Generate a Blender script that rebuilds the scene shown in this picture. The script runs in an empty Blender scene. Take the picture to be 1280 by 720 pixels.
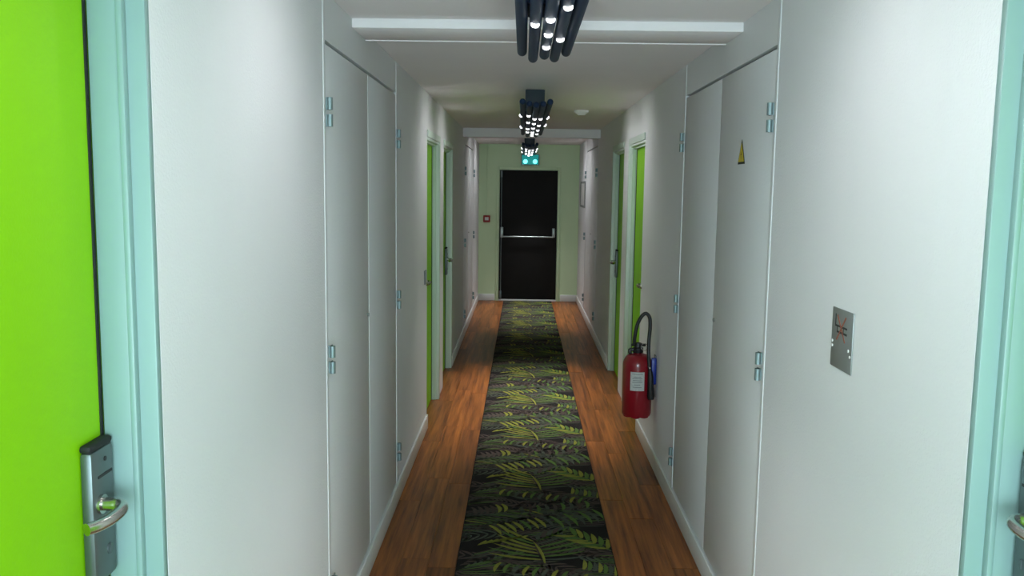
import bpy, bmesh, math, random
from mathutils import Vector, Matrix
random.seed(7)
PI = math.pi
sc = bpy.context.scene
COL = sc.collection

# ------------------------------------------------------------------ camera
FPX, PITCH, YAW, ROLL, CAMH = 1073.74, -0.1168, -0.0117, 0.0135, 1.779
fw = Vector((math.sin(YAW)*math.cos(PITCH), math.cos(YAW)*math.cos(PITCH), math.sin(PITCH)))
r0 = Vector((math.cos(YAW), -math.sin(YAW), 0)); u0 = r0.cross(fw)
rt = r0*math.cos(ROLL)+u0*math.sin(ROLL); up = -r0*math.sin(ROLL)+u0*math.cos(ROLL)
cam = bpy.data.cameras.new('camera'); cam_o = bpy.data.objects.new('camera', cam); COL.objects.link(cam_o)
cam.sensor_width = 36; cam.lens = 36*FPX/1280; cam.clip_start = 0.02
m = Matrix((rt, up, -fw)).transposed().to_4x4(); m.translation = (0, 0, CAMH)
cam_o.matrix_world = m
sc.camera = cam_o

# ------------------------------------------------------------------ world, exposure, daylight behind the camera
w = bpy.data.worlds.new('world'); sc.world = w; w.use_nodes = True
w.node_tree.nodes['Background'].inputs[0].default_value = (.5, .6, .65, 1)
w.node_tree.nodes['Background'].inputs[1].default_value = .05
sc.view_settings.view_transform = 'Standard'; sc.view_settings.look = 'None'
sc.view_settings.exposure = 1.58; sc.view_settings.gamma = 1.0
DAY_POWER, DAY_COL = 36, (.70, .93, 1.0)
LED_POWER, LED_COL = 3.6, (.97, .97, 1.0)
dl = bpy.data.lights.new('landing_window_light', 'AREA'); dl.shape = 'RECTANGLE'; dl.size = 1.3; dl.size_y = 1.6
dl.energy = DAY_POWER; dl.color = DAY_COL
dlo = bpy.data.objects.new('landing_window_light', dl); COL.objects.link(dlo)
dlo.location = (.085, -1.58, 1.30); dlo.rotation_euler = (PI/2, 0, 0)     # shines towards +Y out of the landing window

# ------------------------------------------------------------------ helpers
XL, XR, YE, ZC, YB = -.6934, .8632, 13.445, 2.44, -1.6
TH = .42                                     # wall thickness (closets sit inside it)

def mat(name, col, rough=.6, metal=0, emit=None, estr=0, bump=0, bscale=60, vary=0, vscale=3, coat=0, spec=.5):
    mt = bpy.data.materials.new(name); mt.use_nodes = True
    nt = mt.node_tree; b = nt.nodes['Principled BSDF']
    b.inputs['Base Color'].default_value = (*col, 1); b.inputs['Roughness'].default_value = rough
    b.inputs['Metallic'].default_value = metal; b.inputs['Specular IOR Level'].default_value = spec
    if coat: b.inputs['Coat Weight'].default_value = coat
    if emit: b.inputs['Emission Color'].default_value = (*emit, 1); b.inputs['Emission Strength'].default_value = estr
    tc = nt.nodes.new('ShaderNodeTexCoord')
    if bump:
        n = nt.nodes.new('ShaderNodeTexNoise'); n.inputs['Scale'].default_value = bscale; n.inputs['Detail'].default_value = 4
        nt.links.new(tc.outputs['Object'], n.inputs['Vector'])
        bp = nt.nodes.new('ShaderNodeBump'); bp.inputs['Strength'].default_value = bump; bp.inputs['Distance'].default_value = .003
        nt.links.new(n.outputs['Fac'], bp.inputs['Height']); nt.links.new(bp.outputs['Normal'], b.inputs['Normal'])
    if vary:
        n = nt.nodes.new('ShaderNodeTexNoise'); n.inputs['Scale'].default_value = vscale; n.inputs['Detail'].default_value = 5
        nt.links.new(tc.outputs['Object'], n.inputs['Vector'])
        mx = nt.nodes.new('ShaderNodeMix'); mx.data_type = 'RGBA'
        mx.inputs[6].default_value = (*[max(0, c*(1-vary)) for c in col], 1); mx.inputs[7].default_value = (*[min(1, c*(1+vary)) for c in col], 1)
        nt.links.new(n.outputs['Fac'], mx.inputs[0]); nt.links.new(mx.outputs[2], b.inputs['Base Color'])
    return mt

def wood_mat():
    mt = bpy.data.materials.new('plank_wood'); mt.use_nodes = True
    nt = mt.node_tree; b = nt.nodes['Principled BSDF']; L = nt.links.new
    tc = nt.nodes.new('ShaderNodeTexCoord'); oi = nt.nodes.new('ShaderNodeObjectInfo')
    mul = nt.nodes.new('ShaderNodeMath'); mul.operation = 'MULTIPLY'; mul.inputs[1].default_value = 37
    L(oi.outputs['Random'], mul.inputs[0])
    add = nt.nodes.new('ShaderNodeVectorMath'); add.operation = 'ADD'
    L(tc.outputs['Object'], add.inputs[0]); L(mul.outputs[0], add.inputs[1])
    mp = nt.nodes.new('ShaderNodeMapping'); mp.inputs['Scale'].default_value = (38, 1.6, 1)
    L(add.outputs[0], mp.inputs['Vector'])
    n = nt.nodes.new('ShaderNodeTexNoise'); n.inputs['Scale'].default_value = 1; n.inputs['Detail'].default_value = 6; n.inputs['Roughness'].default_value = .65
    L(mp.outputs[0], n.inputs['Vector'])
    cr = nt.nodes.new('ShaderNodeValToRGB'); e = cr.color_ramp.elements
    e[0].position = .28; e[0].color = (.060, .014, .0025, 1); e[1].position = .72; e[1].color = (.40, .130, .026, 1)
    L(n.outputs['Fac'], cr.inputs[0])
    hs = nt.nodes.new('ShaderNodeHueSaturation')
    mr = nt.nodes.new('ShaderNodeMapRange'); mr.inputs['To Min'].default_value = .68; mr.inputs['To Max'].default_value = 1.3
    L(oi.outputs['Random'], mr.inputs[0]); L(mr.outputs[0], hs.inputs['Value']); L(cr.outputs[0], hs.inputs['Color'])
    L(hs.outputs[0], b.inputs['Base Color']); b.inputs['Roughness'].default_value = .38; b.inputs['Specular IOR Level'].default_value = .4
    return mt

def bx(bm, x0, x1, y0, y1, z0, z1, bev=0):
    vs = [bm.verts.new((x, y, z)) for x in (x0, x1) for y in (y0, y1) for z in (z0, z1)]
    fs = [(0, 1, 3, 2), (4, 6, 7, 5), (0, 4, 5, 1), (2, 3, 7, 6), (0, 2, 6, 4), (1, 5, 7, 3)]
    faces = [bm.faces.new([vs[i] for i in f]) for f in fs]
    if bev:
        ed = {e for f in faces for e in f.edges}
        bmesh.ops.bevel(bm, geom=list(ed), offset=bev, segments=2, affect='EDGES', profile=.5)

def tube(bm, pts, r, seg=12, cap=True):
    pts = [Vector(p) for p in pts]; rs = r if isinstance(r, (list, tuple)) else [r]*len(pts)
    rings = []; ref = None
    for i, p in enumerate(pts):
        t = (pts[min(i+1, len(pts)-1)]-pts[max(i-1, 0)]).normalized()
        if ref is None: ref = t.orthogonal().normalized()
        ref = (ref - t*ref.dot(t)).normalized(); s = t.cross(ref)
        rings.append([bm.verts.new(p+(ref*math.cos(2*PI*k/seg)+s*math.sin(2*PI*k/seg))*rs[i]) for k in range(seg)])
    for a, b in zip(rings, rings[1:]):
        for k in range(seg): bm.faces.new((a[k], a[(k+1) % seg], b[(k+1) % seg], b[k]))
    if cap:
        bm.faces.new(rings[0][::-1]); bm.faces.new(rings[-1])

def lathe(bm, prof, c=(0, 0, 0), axis='Z', seg=24):
    rings = []
    for r, h in prof:
        ring = []
        for k in range(seg):
            a = 2*PI*k/seg; u, v = r*math.cos(a), r*math.sin(a)
            p = {'Z': (u, v, h), 'X': (h, u, v), 'Y': (v, h, u)}[axis]
            ring.append(bm.verts.new(Vector(p)+Vector(c)))
        rings.append(ring)
    for a, b in zip(rings, rings[1:]):
        for k in range(seg): bm.faces.new((a[k], a[(k+1) % seg], b[(k+1) % seg], b[k]))
    bm.faces.new(rings[0][::-1]); bm.faces.new(rings[-1])

def smoothpath(P, n=8):
    P = [Vector(p) for p in P]; out = []
    for i in range(len(P)-1):
        a, b, c, d = P[max(i-1, 0)], P[i], P[i+1], P[min(i+2, len(P)-1)]
        for k in range(n):
            t = k/n
            out.append(.5*((2*b)+(c-a)*t+(2*a-5*b+4*c-d)*t*t+(-a+3*b-3*c+d)*t**3))
    return out+[P[-1]]

def link_mesh(name, me, parent=None, loc=(0, 0, 0)):
    o = bpy.data.objects.new(name, me); COL.objects.link(o); o.location = loc
    if parent: o.parent = parent
    return o

def obj(name, bm, mt, parent=None, loc=(0, 0, 0), smooth=False):
    bmesh.ops.recalc_face_normals(bm, faces=bm.faces)
    me = bpy.data.meshes.new(name); bm.to_mesh(me); bm.free()
    for k in (mt if isinstance(mt, (list, tuple)) else [mt]): me.materials.append(k)
    if smooth:
        for p in me.polygons: p.use_smooth = True
        try: me.set_sharp_from_angle(angle=math.radians(40))
        except Exception: pass
    return link_mesh(name, me, parent, loc)

def box(name, dims, mt, parent=None, bev=0, loc=(0, 0, 0), smooth=False):
    bm = bmesh.new(); bx(bm, *dims, bev=bev); return obj(name, bm, mt, parent, loc, smooth or bev > 0)

def tag(o, label, cat=None, group=None, kind=None):
    o['label'] = label
    if cat: o['category'] = cat
    if group: o['group'] = group
    if kind: o['kind'] = kind
    return o

def empty(name, loc=(0, 0, 0), parent=None):
    o = bpy.data.objects.new(name, None); COL.objects.link(o); o.location = loc; o.empty_display_size = .05
    if parent: o.parent = parent
    return o

def copy_tree(o, parent=None):
    c = o.copy(); COL.objects.link(c)
    if parent: c.parent = parent
    for ch in list(o.children): copy_tree(ch, c)
    return c

# ------------------------------------------------------------------ materials
M_wall = mat('white_wall_covering', (.81, .81, .825), .7, bump=.55, bscale=140, vary=.03, vscale=2, spec=.25)
M_end = mat('pale_green_wall_paint', (.68, .85, .56), .7, bump=.3, bscale=120, vary=.03, spec=.25)
M_ceil = mat('ceiling_paint', (.90, .86, .86), .85, bump=.3, bscale=90, vary=.03, spec=.2)
M_trim = mat('white_gloss_trim', (.78, .80, .77), .35, vary=.02)
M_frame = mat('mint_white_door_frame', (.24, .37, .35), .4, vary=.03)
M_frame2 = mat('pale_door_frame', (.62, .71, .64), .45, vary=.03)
M_closet = mat('closet_panel_paint', (.78, .785, .79), .55, bump=.25, bscale=110, vary=.03, vscale=2, spec=.3)
M_green = mat('lime_green_laminate', (.25, .60, .001), .5, spec=.25, bump=.2, bscale=200, vary=.05, vscale=2)
M_black = mat('black_rubber', (.008, .009, .01), .7)
M_gap = mat('dark_gap', (.006, .006, .006), .9)
M_chrome = mat('hinge_metal', (.27, .35, .36), .5, metal=.8)
M_steel = mat('lock_steel', (.16, .19, .195), .42, metal=.8, vary=.08, vscale=30)
M_lever = mat('lever_steel', (.55, .53, .50), .25, metal=1)
M_plate = mat('brushed_aluminium_plate', (.34, .36, .35), .45, metal=.6, vary=.08, vscale=25)
M_dark_door = mat('charcoal_door_laminate', (.012, .0115, .011), .75, vary=.2, vscale=4, spec=.2)
M_bar = mat('push_bar_metal', (.36, .40, .38), .35, metal=.7)
M_red = mat('extinguisher_red', (.25, .004, .012), .3, coat=.4)
M_hose = mat('black_hose_rubber', (.008, .008, .009), .45)
M_blue = mat('blue_plastic', (.012, .03, .28), .4)
M_label = mat('paper_label', (.55, .55, .52), .6, vary=.25, vscale=90)
M_yellow = mat('warning_yellow', (.64, .48, .015), .5)
M_ink = mat('black_ink', (.02, .02, .02), .6)
M_inkred = mat('red_ink', (.32, .10, .06), .6)
M_callred = mat('call_point_red', (.33, .02, .02), .4)
M_white = mat('white_plastic', (.72, .72, .70), .4)
M_greyp = mat('grey_plastic', (.22, .23, .22), .5)
M_tube = mat('dark_blue_lamp_tube', (.010, .028, .070), .5, spec=.25)
M_mount = mat('blue_grey_lamp_mount', (.03, .05, .065), .5)
M_led = mat('led_glow', (1, 1, 1), .4, emit=(.93, .96, 1), estr=1.4)
M_exit = mat('exit_light_teal', (.0, .12, .11), .4, emit=(0, .28, .26), estr=.25)
M_exitspot = mat('exit_light_spot', (.5, 1, 1), .4, emit=(.12, .95, .9), estr=.9)
M_wood = wood_mat()
M_carpet = mat('carpet_pile_dark', (.018, .015, .014), .95, bump=.8, bscale=900, vary=.35, vscale=350, spec=.1)
LEAFC = [mat('carpet_yarn_'+n, c, .95, vary=.25, vscale=60, spec=.1) for n, c in
         (('olive', (.20, .20, .035)), ('green', (.085, .14, .035)), ('grey_green', (.068, .076, .056)), ('brown', (.075, .055, .046)))]

# ------------------------------------------------------------------ the setting: floor
fl = box('floor', (XL-TH, XR+TH, YB, YE+.3, -.08, -.012), M_gap)
tag(fl, 'wooden plank corridor floor either side of the leaf patterned runner', 'floor', kind='structure')
CX0, CX1 = -.2914, .4656
def plank_strip(x_in, x_wall, x_out, n):
    w_ = (x_wall-x_in)/n
    for i in range(n):
        a = x_in+w_*i; b = x_in+w_*(i+1) if i < n-1 else x_out
        lo, hi = min(a, b)+.0008, max(a, b)-.0008
        ln = 1.15; y = YB-random.random()*ln*.8
        me = None
        while y < YE:
            y0, y1 = max(y, YB), min(y+ln, YE+.02)
            if y1-y0 > .05:
                bm = bmesh.new(); bx(bm, lo, hi, y0+.001, y1-.001, -.012, 0)
                bmesh.ops.translate(bm, vec=(-(lo+hi)/2, -(y0+y1)/2, 0), verts=bm.verts)
                o = obj('plank', bm, M_wood, fl, ((lo+hi)/2, (y0+y1)/2, random.uniform(-.0006, 0)))
            y += ln
plank_strip(CX0, XL, XL-.17, 3)
plank_strip(CX1, XR, XR+.17, 3)

# ------------------------------------------------------------------ ceiling with its two shallow beams
tag(box('ceiling', (XL-TH, XR+TH, YB, YE+.3, ZC, ZC+.12), M_ceil), 'white painted corridor ceiling', 'ceiling', kind='structure')
bm = bmesh.new(); bx(bm, XL, XR, 3.512, 3.80, ZC-.038, ZC, bev=.004)
bx(bm, XL, XR, 3.80, 3.812, ZC-.042, ZC, bev=.003)
tag(obj('trim_1', bm, M_ceil, smooth=True), 'shallow white ceiling beam across the corridor beside the nearest lamp', 'beam', kind='structure')
bm = bmesh.new(); bx(bm, XL, XR, 9.86, 9.98, ZC-.100, ZC, bev=.004)
tag(obj('trim_2', bm, M_ceil, smooth=True), 'deeper white ceiling beam near the far end of the corridor', 'beam', kind='structure')

# ------------------------------------------------------------------ side walls with openings for doors and closets
OPEN_NEAR = (.70, 1.62, 2.20); OPEN_A = (6.2, 7.07, 2.13); OPEN_B = (7.48, 8.33, 2.13)
CLO_A = (3.0, 4.72); CLO_B = (10.08, 11.92)
def wall(name, s, label):
    xs = XL if s < 0 else XR; xo = xs+s*TH
    x0, x1 = min(xs, xo), max(xs, xo)
    bm = bmesh.new(); y = YB
    for a, b, top in sorted([OPEN_NEAR, OPEN_A, OPEN_B, (*CLO_A, None), (*CLO_B, None)]):
        bx(bm, x0, x1, y, a, 0, ZC)
        if top: bx(bm, x0, x1, a, b, top, ZC)
        y = b
    bx(bm, x0, x1, y, YE, 0, ZC)
    return tag(obj(name, bm, M_wall), label, 'wall', kind='structure')
wl = wall('wall_left', -1, 'white textured left corridor wall with the closets and green doors')
wr = wall('wall_right', 1, 'white textured right corridor wall behind the fire extinguisher')
tag(box('wall_back', (XL-TH, XR+TH, YE, YE+.3, 0, ZC), M_end), 'pale green end wall around the charcoal fire door', 'wall', kind='structure')
# landing wall behind the camera, with the window the daylight comes through
bm = bmesh.new()
bx(bm, XL-TH, XL+.1, YB-.2, YB, 0, ZC); bx(bm, XR-.1, XR+TH, YB-.2, YB, 0, ZC)
bx(bm, XL+.1, XR-.1, YB-.2, YB, 0, .55); bx(bm, XL+.1, XR-.1, YB-.2, YB, 2.15, ZC)
tag(obj('wall_front', bm, M_wall), 'white wall behind the viewpoint with a window opening', 'wall', kind='structure')

# baseboards
def baseboard(name, s, runs, label):
    xs = XL if s < 0 else XR; bm = bmesh.new()
    for a, b in runs:
        x0, x1 = sorted((xs, xs-s*.013)); bx(bm, x0, x1, a, b, 0, .105, bev=.004)
    tag(obj(name, bm, M_trim, smooth=True), label, 'baseboard', kind='structure')
runs = [(1.66, 6.19), (8.40, YE)]
baseboard('baseboard_left', -1, runs, 'white baseboard along the left wall')
baseboard('baseboard_right', 1, runs, 'white baseboard along the right wall')
bm = bmesh.new(); bx(bm, XL+.013, -.43, YE-.013, YE, 0, .105, bev=.004); bx(bm, .60, XR-.013, YE-.013, YE, 0, .105, bev=.004)
tag(obj('baseboard_back', bm, M_trim, smooth=True), 'white baseboard on the end wall either side of the charcoal door', 'baseboard', kind='structure')

# ------------------------------------------------------------------ green room doors
def lock(parent, s, xd, yc, zc, far=True):
    """hotel door lock: plate, black cap, card slot, lever, keyhole; the lever points towards the viewer"""
    n = -s                                                       # direction out of the door into the corridor
    def X(d): return xd+n*d
    def b2(bm, d0, d1, y0, y1, z0, z1, bev=0):
        x0, x1 = sorted((X(d0), X(d1))); bx(bm, x0, x1, y0, y1, z0, z1, bev)
    bm = bmesh.new(); b2(bm, 0, .024, yc-.042, yc+.042, zc-.14, zc+.115, .008)
    pl = obj('lock', bm, M_steel, parent, smooth=True); pl['label'] = 'brushed steel card lock'
    bm = bmesh.new(); b2(bm, 0, .023, yc-.042, yc+.042, zc+.113, zc+.128, .006); obj('lock_cap', bm, M_black, pl, smooth=True)
    bm = bmesh.new(); b2(bm, .0235, .0255, yc-.022, yc+.030, zc+.061, zc+.066); obj('card_slot', bm, M_ink, pl)
    bm = bmesh.new(); lathe(bm, [(.0045, 0), (.0045, .002)], (X(.0238), yc+.006, zc+.092), 'X', 10); obj('indicator_light', bm, M_ink, pl)
    bm = bmesh.new(); lathe(bm, [(.011, -.001), (.011, .002)], (X(.0238), yc+.012, zc-.085), 'X', 14)
    b2(bm, .0238, .027, yc+.010, yc+.014, zc-.094, zc-.076); obj('keyhole', bm, M_steel, pl)
    bm = bmesh.new()
    ys, zs = yc-.016, zc+.012
    pth = smoothpath([(X(.02), ys, zs), (X(.042), ys, zs), (X(.062), ys-.003, zs), (X(.071), ys-.018, zs-.003), (X(.070), ys-.05, zs-.006), (X(.062), ys-.082, zs-.007), (X(.050), ys-.104, zs-.007)], 6)
    tube(bm, pth, [.0125 if i < 10 else .0115 for i in range(len(pth))], 12)
    lathe(bm, [(.018, 0), (.018, n*.008)], (X(.022), ys, zs), 'X', 16)
    obj('lever', bm, M_lever, pl, smooth=True)

def green_door(name, s, y0, y1, top, rec, label, lock_far=True, proud=0.0, near_side=True):
    xs = XL if s < 0 else XR; xd = xs+s*rec                     # xd: face of the leaf
    root = empty(name, (0, 0, 0)); tag(root, label, 'door', kind='structure')
    def b2(bm, d0, d1, ya, yb, za, zb, bev=0):                  # d: distance behind the wall face (+ into the wall)
        x0, x1 = sorted((xs+s*d0, xs+s*d1)); bx(bm, x0, x1, ya, yb, za, zb, bev)
    bm = bmesh.new()
    # frame lining on both sides and over the head: outer band, raised bead, inner stop
    jw = .020; o = -proud
    half = rec*.45
    for (ya, yb, sg) in ((y1-jw, y1, 1), (y0, y0+jw, -1)):
        b2(bm, (o if sg > 0 else 0), rec+.05, ya, yb, 0, top, .003)
        ys = (ya-.014, ya+.004) if sg > 0 else (yb-.004, yb+.014)
        b2(bm, half, rec-.004, ys[0], ys[1], 0, top-jw, .003)
        yt = (ya-.017, ya+.004) if sg > 0 else (yb-.004, yb+.017)
        b2(bm, half-.012, half+.001, yt[0], yt[1], 0, top-jw, .004)
    b2(bm, 0, rec+.05, y0+jw, y1-jw, top-jw, top, .003)
    b2(bm, half, rec-.004, y0+jw, y1-jw, top-jw-.014, top-jw+.002, .003)
    if proud:
        b2(bm, -proud, 0, y0-.0, y1+.05, top, top+.05, .003)
        b2(bm, -proud, 0, y1, y1+.05, 0, top, .003)
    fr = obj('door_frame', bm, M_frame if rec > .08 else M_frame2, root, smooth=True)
    bm = bmesh.new(); b2(bm, rec, rec+.04, y0+jw+.004, y1-jw-.004, .006, top-jw-.004)
    lf = obj('door_leaf', bm, M_green, root)
    bm = bmesh.new()
    b2(bm, rec-.003, rec+.002, y1-jw-.0215, y1-jw-.0135, .006, top-jw-.003)
    b2(bm, rec-.005, rec+.03, y0+jw+.0005, y0+jw+.0035, .006, top-jw-.003)
    obj('door_seal', bm, M_black, root)
    yl = y1-jw-.062 if lock_far else y0+jw+.06
    lock(lf, s, xd, yl, 1.175 if y0 < 3 else 1.07)
    return root
NEAR_REC, MID_REC = .104, .054
green_door('door_1', -1, *OPEN_NEAR, NEAR_REC, 'lime green room door with a steel card lock at the left edge')
green_door('door_2', 1, *OPEN_NEAR, NEAR_REC, 'green room door at the right edge with only its lever showing')
green_door('door_3', -1, *OPEN_A, MID_REC, 'nearer of the two narrow green doors far down the left wall', lock_far=False, proud=.010)
green_door('door_4', -1, *OPEN_B, MID_REC, 'farther of the two narrow green doors far down the left wall', proud=.010)
green_door('door_5', 1, *OPEN_A, MID_REC, 'bright green door just beyond the fire extinguisher', lock_far=False, proud=.010)
green_door('door_6', 1, *OPEN_B, MID_REC, 'farther of the two green doors on the right wall', proud=.010)

# ------------------------------------------------------------------ built-in closets
def closet(s, y0, y1, label, ztop=2.264, hz=(2.03, 1.155, .29), keyz=1.2, group=None):
    xs = XL if s < 0 else XR
    root = empty('built_in_closet', (xs+s*.1, (y0+y1)/2, 0)); tag(root, label, 'closet', group)
    ox, oy = root.location.x, root.location.y
    def b2(bm, d0, d1, ya, yb, za, zb, bev=0):
        x0, x1 = sorted((xs+s*d0-ox, xs+s*d1-ox)); bx(bm, x0, x1, ya-oy, yb-oy, za, zb, bev)
    st = .026; ym = (y0+y1)/2
    bm = bmesh.new(); b2(bm, .05, TH-.02, y0+.004, y1-.004, .002, ZC-.002); obj('carcass', bm, M_gap, root)
    for ya, yb in ((y0, y0+st), (y1-st, y1)):
        bm = bmesh.new(); b2(bm, -.003, .05, ya, yb, .105, ZC-.001, .0025); obj('stile', bm, M_closet, root, smooth=True)
    bm = bmesh.new(); b2(bm, .0, .05, y0+st, y1-st, .002, .104); obj('plinth', bm, M_closet, root)
    bm = bmesh.new(); b2(bm, .0, .05, y0+st, y1-st, ztop+.013, ZC-.001); obj('header_panel', bm, M_closet, root)
    for k, (ya, yb, yh) in enumerate(((y0+st+.003, ym-.002, y0+st+.001), (ym+.002, y1-st-.003, y1-st-.001))):
        bm = bmesh.new(); b2(bm, .001, .03, ya, yb, .108, ztop, .002)
        d = obj('closet_door', bm, M_closet, root, smooth=True)
        if k == 0 and s < 0:
            bm = bmesh.new(); b2(bm, -.002, .001, yb-.005, yb+.003, .108, ztop, .0015); obj('cover_strip', bm, M_trim, d, smooth=True)
        if k == 0:
            bm = bmesh.new(); lathe(bm, [(.008, -.003), (.008, .004)], (xs-s*.003-ox, yb-.04-oy, keyz), 'X', 12); obj('keyhole', bm, M_greyp, d)
        for z in hz:
            bm = bmesh.new()
            for za, zb in ((z+.008, z+.05), (z-.05, z-.008)):
                lathe(bm, [(.0105, za), (.0105, zb)], (xs-s*.017-ox, yh-oy, 0), 'Z', 12)
                b2(bm, -.019, -.004, yh-.004, yh+.004, za, zb)
                b2(bm, -.012, -.008, yh+(.003 if k == 0 else -.03), yh+(.03 if k == 0 else -.003), za, zb, .001)
            obj('hinge', bm, M_chrome, d, smooth=True)
    return root
closet(-1, *CLO_A, 'white double door closet nearest on the left wall')
closet(1, *CLO_A, 'white double door closet on the right wall with the yellow warning triangle')
closet(-1, *CLO_B, 'white double door closet at the far left near the red call point', hz=(1.96, 1.12, .27))
closet(1, *CLO_B, 'white double door closet at the far right beside the framed notice', hz=(1.96, 1.12, .27))

# ------------------------------------------------------------------ carpet runner with fern pattern (1 m repeat)
def carpet():
    root = empty('carpet_runner', ((CX0+CX1)/2, 5.4, 0))
    tag(root, 'dark carpet runner with olive fern leaves down the middle of the floor', 'carpet')
    ox, oy = root.location.x, root.location.y
    bm = bmesh.new(); bx(bm, CX0-ox+.001, CX1-ox-.001, YB-oy, YE-.04-oy, -.012, .003)
    obj('pile', bm, M_carpet, root)
    W2 = (CX1-CX0)
    # tile coordinates u 0..W2 (left to right), v 0..1 (towards the far end)
    quads = []     # (list of (u,v), colour, layer)
    def leaf(px, py, ang, ln, wd, bend, c, layer):
        n = 5; L_, R_ = [], []
        x, y, a = px, py, ang
        for i in range(n+1):
            t = i/n; hw = wd*math.sin(PI*(.12+.88*t))**.8*.5 if i < n else 0
            L_.append((x-math.sin(a)*hw, y+math.cos(a)*hw)); R_.append((x+math.sin(a)*hw, y-math.cos(a)*hw))
            x += math.cos(a)*ln/n; y += math.sin(a)*ln/n; a += bend/n
        for i in range(n): quads.append(([R_[i], R_[i+1], L_[i+1], L_[i]], c, layer))
    def frond(u, v, ang, ln, curve, n, l0, wd, spread, bend, c1, c2, layer, rib=None, sides=(1, -1)):
        x, y, a = u, v, ang
        for i in range(n):
            t = i/n
            k = l0*(.35+.65*math.sin(PI*min(1, .15+t*.85)))
            for sd in sides:
                leaf(x, y, a+sd*spread*(1-.35*t), k*random.uniform(.9, 1.1), wd*(1-.3*t), -sd*bend, c1 if sd > 0 else c2, layer)
            x += math.cos(a)*ln/n; y += math.sin(a)*ln/n; a += curve/n
        if rib is not None:
            leaf(u, v, ang, ln*1.02, .012, curve, rib, layer)
    random.seed(11)
    # quiet background of grey and brown leaves that fills the ground
    for k in range(30):
        u = random.uniform(-.05, W2+.02); v = (k+.5)/30
        a = random.choice((random.uniform(-.5, .5), PI+random.uniform(-.5, .5)))
        frond(u, v, a, random.uniform(.28, .45), random.uniform(-.6, .6), random.randint(8, 12), random.uniform(.09, .15), random.uniform(.014, .022),
              random.uniform(.8, 1.2), random.uniform(.6, 1.1), random.choice((2, 3)), random.choice((2, 3, 3)), 0)
    # thin straight blades
    for k in range(22):
        u = random.uniform(-.1, W2-.1); v = random.random(); a = random.uniform(-.35, .35)
        for q in range(5): leaf(u+.012*q, v+.016*q, a+.05*q, random.uniform(.18, .30), .009, .25, random.choice((1, 2, 3)), 1)
    # broad palm across the width: curved rib, long leaves left and right
    for q in range(7):
        rv = -.10+q*.036
        leaf(.40-.006*q, rv, PI-.12-.10*q, .27*random.uniform(.85, 1.05), .022, -.35, random.choice((0, 1, 1, 0)), 2)
        leaf(.42-.006*q, rv, .10+.10*q, .26*random.uniform(.85, 1.05), .020, .35, random.choice((0, 1, 1, 2)), 2)
    leaf(.42, -.14, 1.65, .27, .016, .35, 0, 3)
    # chain of small leaves on its left
    for q in range(8): leaf(.13+.030*q, .11+.010*q, -2.0-.08*q, .075, .020, -.5, random.choice((0, 0, 1)), 3)
    # plump leaves in a row climbing to the right, fading to grey, with fine blades over them
    for q in range(15):
        u = .15+.040*q; v = .265+.018*q
        leaf(u-.012, v+.045, -.85-.01*q, .145 if q < 8 else .19, .024, -.6, 0 if q in (0, 1, 2, 3, 5, 6) else (2 if q % 2 else 1), 3)
    for q in range(12): leaf(.12+.034*q, .33+.016*q, 2.75-.03*q, .16, .011, .3, random.choice((1, 1, 0, 2)), 2)
    leaf(.10, .275, .30, .60, .010, .25, 2, 2)
    # right hand sprig of V shaped leaves
    leaf(.75, .02, 2.35, .30, .012, .25, 1, 2)
    for q in range(6):
        u = .735-.030*q; v = .04+.030*q
        leaf(u, v, 1.35+.06*q, .125, .028, .4, 0 if q % 2 == 0 else 1, 3); leaf(u, v, 3.05+.05*q, .12, .024, -.4, (0, 1)[q % 3 == 1], 3)
    # swirls of curled leaves on the left and in the middle
    for q in range(6): leaf(.03+.033*q, .56+.012*q, -1.0, .13, .024, -1.1, 3 if q < 4 else 0, 2)
    for q in range(5): leaf(.40+.03*q, .12+.02*q, 1.9, .13, .024, -1.3, (2, 3)[q % 2], 2)
    for q in range(9): leaf(.30+.046*q, .58+.014*q, -1.2, .12, .022, -.9, (2, 3, 1)[q % 3], 2)
    # weaker second row further up the repeat
    for q in range(11): leaf(.66-.045*q, .74+.012*q, -.9-1.2, .11, .020, .7, (1, 0, 2)[q % 3], 2)
    for q in range(7): leaf(.60+.024*q, .80-.010*q, 1.3, .11, .022, .5, (0, 1, 2)[q % 3], 2)
    bm = bmesh.new()
    eps = .004
    for tile in range(-3, 14):
        for pts, c, lay in quads:
            P = []
            for (u, v) in pts:
                u = min(max(u, eps), W2-eps)
                yy = 4.05+tile*1.0+v
                if yy < YB+.05 or yy > YE-.06: P = None; break
                P.append(bm.verts.new((CX0+u-ox, yy-oy, .0033+lay*.0004)))
            if P and max(p.co.x for p in P)-min(p.co.x for p in P) > 1e-4:
                f = bm.faces.new(P); f.material_index = c
    bmesh.ops.recalc_face_normals(bm, faces=bm.faces)
    for f in bm.faces:
        if f.normal.z < 0: f.normal_flip()
    me = bpy.data.meshes.new('leaf_pattern'); bm.to_mesh(me); bm.free()
    for k in LEAFC: me.materials.append(k)
    o = link_mesh('leaf_pattern', me, root); o['kind'] = 'stuff'; o['label'] = 'woven olive and green fern leaves'
carpet()

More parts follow.
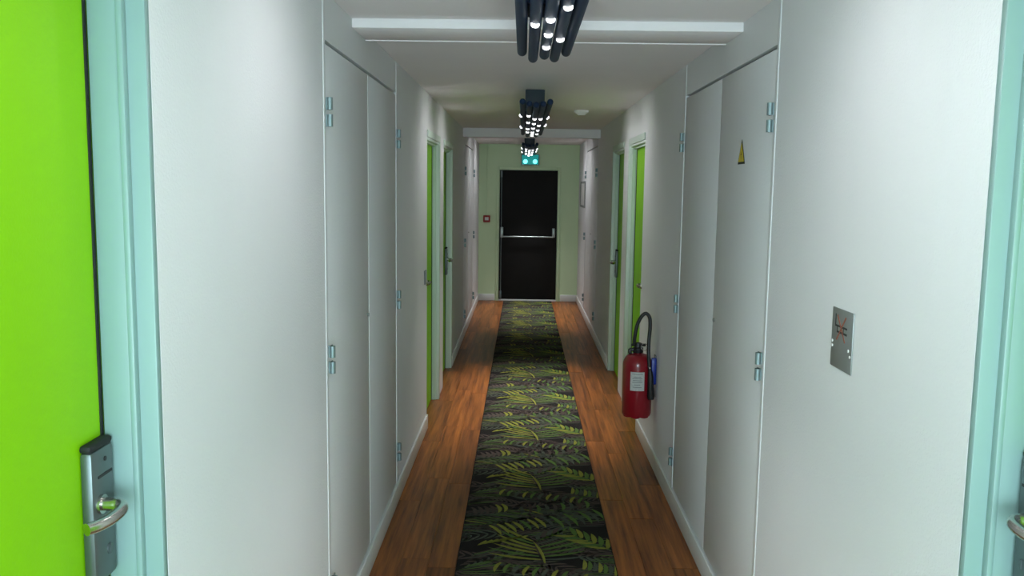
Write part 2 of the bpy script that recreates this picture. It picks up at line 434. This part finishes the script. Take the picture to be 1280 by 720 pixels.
# ------------------------------------------------------------------ ceiling lamps: five dark tubes with LED domes
LED_POS = {0: (.95, 2.1), 1: (.7, 1.3, 2.0, 2.42), 2: (.85, 1.3, 1.8, 2.3, 2.54, 2.78), 3: (.95, 1.6, 2.17, 2.67), 4: (1.1, 1.85)}
TUBE_X = (-.083, -.041, 0, .041, .083); TUBE_Z = (.0, -.014, -.022, -.014, .0); TUBE_LEN = (3.15, 3.22, 3.08, 3.2, 3.15)
TILT = (-.9, -.1, 0, .1, .9)
def led_mesh():
    bm = bmesh.new()
    lathe(bm, [(.0132, .003), (.0132, 0), (.0118, -.005), (.008, -.0082), (.003, -.0095)], (0, 0, 0), 'Z', 14)
    bmesh.ops.recalc_face_normals(bm, faces=bm.faces)
    me = bpy.data.meshes.new('led'); bm.to_mesh(me); bm.free(); me.materials.append(M_led)
    for p in me.polygons: p.use_smooth = True
    return me
LEDM = led_mesh()
spot_in = bpy.data.lights.new('led_spot', 'SPOT'); spot_in.spot_size = math.radians(46); spot_in.spot_blend = .7
spot_in.energy = LED_POWER*4.6; spot_in.color = LED_COL; spot_in.shadow_soft_size = .03
spot_wide = bpy.data.lights.new('led_wide_spot', 'SPOT'); spot_wide.spot_size = math.radians(60); spot_wide.spot_blend = .8
spot_wide.energy = LED_POWER*2.2; spot_wide.color = LED_COL; spot_wide.shadow_soft_size = .04
spot_out = bpy.data.lights.new('led_side_spot', 'SPOT'); spot_out.spot_size = math.radians(128); spot_out.spot_blend = 1.0
spot_out.energy = LED_POWER*.8; spot_out.color = LED_COL; spot_out.shadow_soft_size = .04
def ceiling_lamp(y0, label):
    root = empty('ceiling_lamp', (.070, y0, ZC)); tag(root, label, 'lamp', 'tube lamps along the corridor ceiling')
    R_ = .0185
    bm = bmesh.new(); bx(bm, -.066, .066, .75, 2.6, -.128, -.0005, .006); obj('mount', bm, M_mount, root, smooth=True)
    for k in range(5):
        z = -.150+TUBE_Z[k]; L_ = TUBE_LEN[k]; a = .02*abs(k-2)
        bm = bmesh.new(); pr = []
        for j in range(6): t = PI/2*j/5; pr.append((max(.0015, R_*math.sin(t)), a+R_*(1-math.cos(t))))
        for j in range(6): t = PI/2*j/5; pr.append((max(.0015, R_*math.cos(t)), L_-R_+R_*math.sin(t)))
        lathe(bm, pr, (TUBE_X[k], 0, z), 'Y', 20)
        if k in (0, 4):                                          # bracket arm that carries the outer tubes
            for yy in (1.0, 2.35): bx(bm, min(TUBE_X[k], .0), max(TUBE_X[k], .0), yy-.012, yy+.012, z+.012, z+.024)
        t_o = obj('tube', bm, M_tube, root, smooth=True)
        for yy in LED_POS[k]:
            ang = TILT[k]; n = Vector((math.sin(ang), 0, -math.cos(ang)))
            p = Vector((TUBE_X[k], yy, z))+n*(R_-.001)
            lo = link_mesh('led', LEDM, t_o, p); lo.rotation_euler = (0, -ang, 0)
            so = bpy.data.objects.new('led_light', (spot_out, spot_wide, spot_in, spot_wide, spot_out)[k]); COL.objects.link(so)
            so.parent = root; so.location = p+n*.03; so.rotation_euler = (0, -ang, 0)
    return root
ceiling_lamp(.20, 'nearest cluster of dark lamp tubes with large white LED dots')
ceiling_lamp(5.19, 'middle cluster of dark lamp tubes with small white LED dots')
ceiling_lamp(10.25, 'farthest small cluster of dark lamp tubes above the exit light')

# ------------------------------------------------------------------ end door with panic bar
def fire_door():
    root = empty('door_7', (0, 0, 0)); tag(root, 'charcoal fire door with a push bar in the end wall', 'door', kind='structure')
    x0, x1 = -.366, .528
    y = YE
    bm = bmesh.new()
    bx(bm, x0-.05, x0-.006, y-.022, y, 0, 2.09, .003); bx(bm, x1+.006, x1+.05, y-.022, y, 0, 2.09, .003)
    bx(bm, x0-.006, x1+.006, y-.022, y, 2.046, 2.09, .003)
    obj('door_frame', bm, M_end, root, smooth=True)
    lf = box('door_leaf', (x0, x1, y-.03, y-.001, .03, 2.04), M_dark_door, root, bev=.002)
    box('threshold', (x0-.006, x1+.006, y-.04, y, .0, .026), M_white, root, bev=.003)
    pb = empty('push_bar', (0, 0, 0), root)
    def part(n, d, m, b=0): return box(n, d, m, lf, bev=b)
    pb_name = 'bar_housing'
    bpy.data.objects.remove(pb)
    zc = 1.03
    part(pb_name, (x0+.016, x0+.062, y-.095, y-.03, zc-.03, zc+.13), M_bar, .006)
    part(pb_name, (x1-.072, x1-.028, y-.095, y-.03, zc-.02, zc+.12), M_bar, .006)
    bm = bmesh.new(); tube(bm, [(x0+.05, y-.085, zc-.015), (x1-.05, y-.085, zc-.015)], .0125, 12); obj('push_bar', bm, M_bar, lf, smooth=True)
    bm = bmesh.new(); tube(bm, [(x0+.028, y-.048, .05), (x0+.028, y-.048, 2.02)], .0075, 10)
    bx(bm, x0+.012, x0+.044, y-.056, y-.03, .04, .16, .004); bx(bm, x0+.014, x0+.042, y-.056, y-.03, 1.93, 2.03, .004)
    obj('vertical_rod', bm, M_steel, lf, smooth=True)
fire_door()

# ------------------------------------------------------------------ exit light over the end door
def exit_light():
    root = empty('exit_light', (.098, YE, 2.205)); tag(root, 'small teal glowing emergency exit light above the charcoal door', 'exit light')
    box('housing', (-.14, .14, -.055, -.001, -.085, .085), M_greyp, root, bev=.006)
    box('lit_panel', (-.128, .128, -.058, -.0545, -.073, .073), M_exit, root)
    for x in (-.075, .075):
        bm = bmesh.new(); lathe(bm, [(.030, -.067), (.034, -.062), (.034, -.0575)], (x, 0, -.030), 'Y', 18); obj('lamp_window', bm, M_exitspot, root, smooth=True)
exit_light()

# ------------------------------------------------------------------ red call point with its conduit
def call_point():
    root = empty('fire_call_point', (-.566, YE, 1.285)); tag(root, 'small red fire call point on the end wall left of the charcoal door', 'call point')
    bm = bmesh.new(); bx(bm, -.054, .054, -.05, -.001, -.054, .054, .008); obj('housing', bm, M_callred, root, smooth=True)
    box('break_glass', (-.029, .029, -.054, -.048, -.022, .026), M_white, root, bev=.002)
    box('conduit', (-.009, .009, -.012, -.0005, .055, ZC-1.285-.001), M_end, root, bev=.003)
call_point()

# ------------------------------------------------------------------ framed notice on the right wall
def notice():
    root = empty('framed_notice', (XR, 12.42, 1.69)); tag(root, 'pale framed notice on the right wall near the end door', 'notice')
    h, l = .185, .42
    bm = bmesh.new()
    bx(bm, -.018, -.0005, -l, -l+.03, -h, h); bx(bm, -.018, -.0005, l-.03, l, -h, h)
    bx(bm, -.018, -.0005, -l+.03, l-.03, h-.03, h); bx(bm, -.018, -.0005, -l+.03, l-.03, -h, -h+.03)
    obj('frame', bm, M_greyp, root)
    box('sheet', (-.012, -.001, -l+.03, l-.03, -h+.03, h-.03), M_white, root)
notice()

# ------------------------------------------------------------------ fire extinguisher
def extinguisher():
    x, y, z = .748, 5.42, .325
    root = empty('fire_extinguisher', (x, y, z)); tag(root, 'red fire extinguisher with a looped black hose hung on the right wall', 'extinguisher')
    R_ = .094; H = .41
    bm = bmesh.new()
    pr = [(.060, .012), (R_-.006, .012), (R_, .024), (R_, H-.075)]
    for j in range(1, 8): t = PI/2*j/7; pr.append((max(.03, .03+(R_-.03)*math.cos(t)), H-.075+.075*math.sin(t)))
    pr += [(.026, H), (.026, H+.012)]
    lathe(bm, pr, (0, 0, 0), 'Z', 32); cyl = obj('cylinder', bm, M_red, root, smooth=True)
    bm = bmesh.new()                                              # scalloped base
    for k in range(6):
        a = 2*PI*k/6+.3; lathe(bm, [(.020, -.002), (.030, .004), (.032, .020)], (.058*math.cos(a), .058*math.sin(a), 0), 'Z', 12)
    lathe(bm, [(.070, .006), (.088, .010), (.0925, .022)], (0, 0, 0), 'Z', 28); obj('base', bm, M_red, root, smooth=True)
    # paper label wrapped on the side facing the viewer
    bm = bmesh.new(); vs = []
    for i in range(9):
        a = -PI/2-.12-.48+.96*i/8+.0; 
        vs.append([bm.verts.new(((R_+.0012)*math.cos(a), (R_+.0012)*math.sin(a), zz)) for zz in (.185, .305)])
    for a, b in zip(vs, vs[1:]): bm.faces.new((a[0], b[0], b[1], a[1]))
    lab = obj('paper_label', bm, M_label, cyl)
    md = lab.modifiers.new('thick', 'SOLIDIFY'); md.thickness = .001
    # printed lines on the label
    bm = bmesh.new()
    for zz, w_ in ((.290, .36), (.272, .25), (.262, .33), (.250, .30), (.238, .34), (.222, .2), (.206, .3)):
        prev = None
        for i in range(6):
            a = -PI/2-.12-w_+2*w_*i/5
            cur = [bm.verts.new(((R_+.0024)*math.cos(a), (R_+.0024)*math.sin(a), q)) for q in (zz, zz+.004)]
            if prev: bm.faces.new((prev[0], cur[0], cur[1], prev[1]))
            prev = cur
    obj('printed_lines', bm, M_greyp, cyl)
    # valve
    bm = bmesh.new(); lathe(bm, [(.030, H+.004), (.034, H+.01), (.034, H+.035), (.024, H+.042), (.022, H+.066), (.012, H+.07)], (0, 0, 0), 'Z', 18)
    bx(bm, -.056, .03, -.014, .014, H+.012, H+.034, .006); bx(bm, -.044, .048, -.012, .012, H+.046, H+.062, .005)
    bx(bm, -.062, -.040, -.016, .016, H-.004, H+.028, .006)
    vo = obj('valve', bm, M_hose, root, smooth=True)
    bm = bmesh.new()
    pts = [(.036+.022*math.cos(2*PI*k/20), -.03, H+.046+.022*math.sin(2*PI*k/20)) for k in range(21)]
    tube(bm, pts, .0018, 6); obj('ring_pin', bm, M_lever, vo, smooth=True)
    # hose loop
    hp = smoothpath([(-.028, -.01, H+.05), (-.026, -.018, H+.11), (-.012, -.024, H+.19), (.014, -.03, H+.245), (.040, -.034, H+.262), (.062, -.036, H+.235), (.066, -.040, H+.17), (.060, -.05, H+.10), (.058, -.062, H+.02), (.062, -.078, H-.06), (.070, -.080, H-.11)], 8)
    bm = bmesh.new(); tube(bm, hp, .0115, 12); ho = obj('hose', bm, M_hose, root, smooth=True)
    bm = bmesh.new(); tube(bm, [(.069, -.080, H-.10), (.072, -.080, H-.13), (.078, -.079, H-.26), (.079, -.079, H-.28)], [.014, .018, .024, .020], 14); obj('nozzle', bm, M_hose, ho, smooth=True)
    bm = bmesh.new(); lathe(bm, [(.006, -.004), (.006, .003)], (.064, -.092, H-.075), 'Y', 10); obj('hose_clip', bm, M_lever, ho)
    bm = bmesh.new(); bx(bm, .080, .112, -.062, -.030, H-.19, H-.02, .006); obj('blue_tag', bm, M_blue, root, smooth=True)
    # wall bracket
    bm = bmesh.new(); bx(bm, XR-x-.008, XR-x-.0005, -.03, .03, H-.16, H-.01, .002); bx(bm, R_-.004, XR-x-.004, -.02, .02, H-.10, H-.075)
    obj('wall_bracket', bm, M_greyp, root, smooth=True)
extinguisher()

# ------------------------------------------------------------------ small wall fittings
def smoking_plate():
    root = empty('no_smoking_plate', (XR, 2.285, 1.385)); tag(root, 'brushed metal no smoking plate on the near right wall', 'sign')
    bm = bmesh.new(); bx(bm, -.004, -.0005, -.075, .075, -.083, .080, .0012); obj('plate', bm, M_plate, root, smooth=True)
    f = -.0046
    bm = bmesh.new()                                             # cigarette outline
    for ya, yb, za, zb in ((-.036, .050, .030, .0350), (-.036, .036, .014, .0195), (.045, .050, .030, .064), (.032, .036, .014, .033), (-.012, -.008, .016, .033)):
        bx(bm, f, -.0035, ya, yb, za, zb)
    obj('cigarette_pictogram', bm, M_ink, root)
    for sg in (1, -1):
        bm = bmesh.new(); bx(bm, f-.0006, -.0035, -.045, .045, -.0022, .0022)
        bmesh.ops.rotate(bm, cent=(0, 0, 0), matrix=Matrix.Rotation(sg*.85, 3, 'X'), verts=bm.verts)
        bmesh.ops.translate(bm, vec=(0, 0.005, .028), verts=bm.verts); obj('red_cross_stroke', bm, M_inkred, root)
    for yy, zz in ((.064, -.026), (-.052, -.022), (-.064, -.036), (.066, -.014)):
        bm = bmesh.new(); lathe(bm, [(.0035, -.0060), (.0045, -.0045), (.0045, -.003)], (0, yy, zz), 'X', 10); obj('screw', bm, M_white, root, smooth=True)
smoking_plate()

def warning_triangle():
    root = empty('warning_sticker', (XR-.002+.001, 3.452, 1.884)); tag(root, 'small yellow warning triangle on the closet door right', 'sticker')
    def tri(w_, h0, h1, th, z0):
        bm = bmesh.new(); P = [(-w_, h0), (w_, h0), (0, h1)]
        a = [bm.verts.new((0.0, p[0], p[1])) for p in P]; b = [bm.verts.new((-th, p[0], p[1])) for p in P]
        bm.faces.new(a); bm.faces.new(b[::-1])
        for i in range(3): bm.faces.new((a[i], a[(i+1) % 3], b[(i+1) % 3], b[i]))
        return bm
    obj('border', tri(.054, -.002, .094, .0014, 0), M_ink, root)
    obj('yellow_field', tri(.044, .007, .080, .0022, 0), M_yellow, root)
    bm = bmesh.new(); x = -.0027
    P = [(.004, .055), (-.008, .034), (.001, .034), (-.006, .014), (.009, .038), (.001, .038)]
    bm.faces.new([bm.verts.new((x, p[0], p[1])) for p in P]); obj('lightning_bolt', bm, M_ink, root)
warning_triangle()

def switch_plate():
    root = empty('wall_switch', (XL, 6.06, 1.135)); tag(root, 'grey wall switch plate beside the nearer left green door', 'switch')
    box('plate', (.0005, .010, -.04, .04, -.05, .05), M_greyp, root, bev=.003)
    box('rocker', (.009, .014, -.018, .018, -.022, .022), M_plate, root, bev=.002)
switch_plate()

bm = bmesh.new(); lathe(bm, [(.062, -.0005), (.062, -.012), (.052, -.024), (.036, -.034), (.034, -.040), (.010, -.042)], (0, 0, 0), 'Z', 28)
tag(obj('smoke_detector', bm, M_ceil, loc=(.488, 7.49, ZC), smooth=True), 'round white smoke detector on the ceiling right of the middle lamp', 'smoke detector')
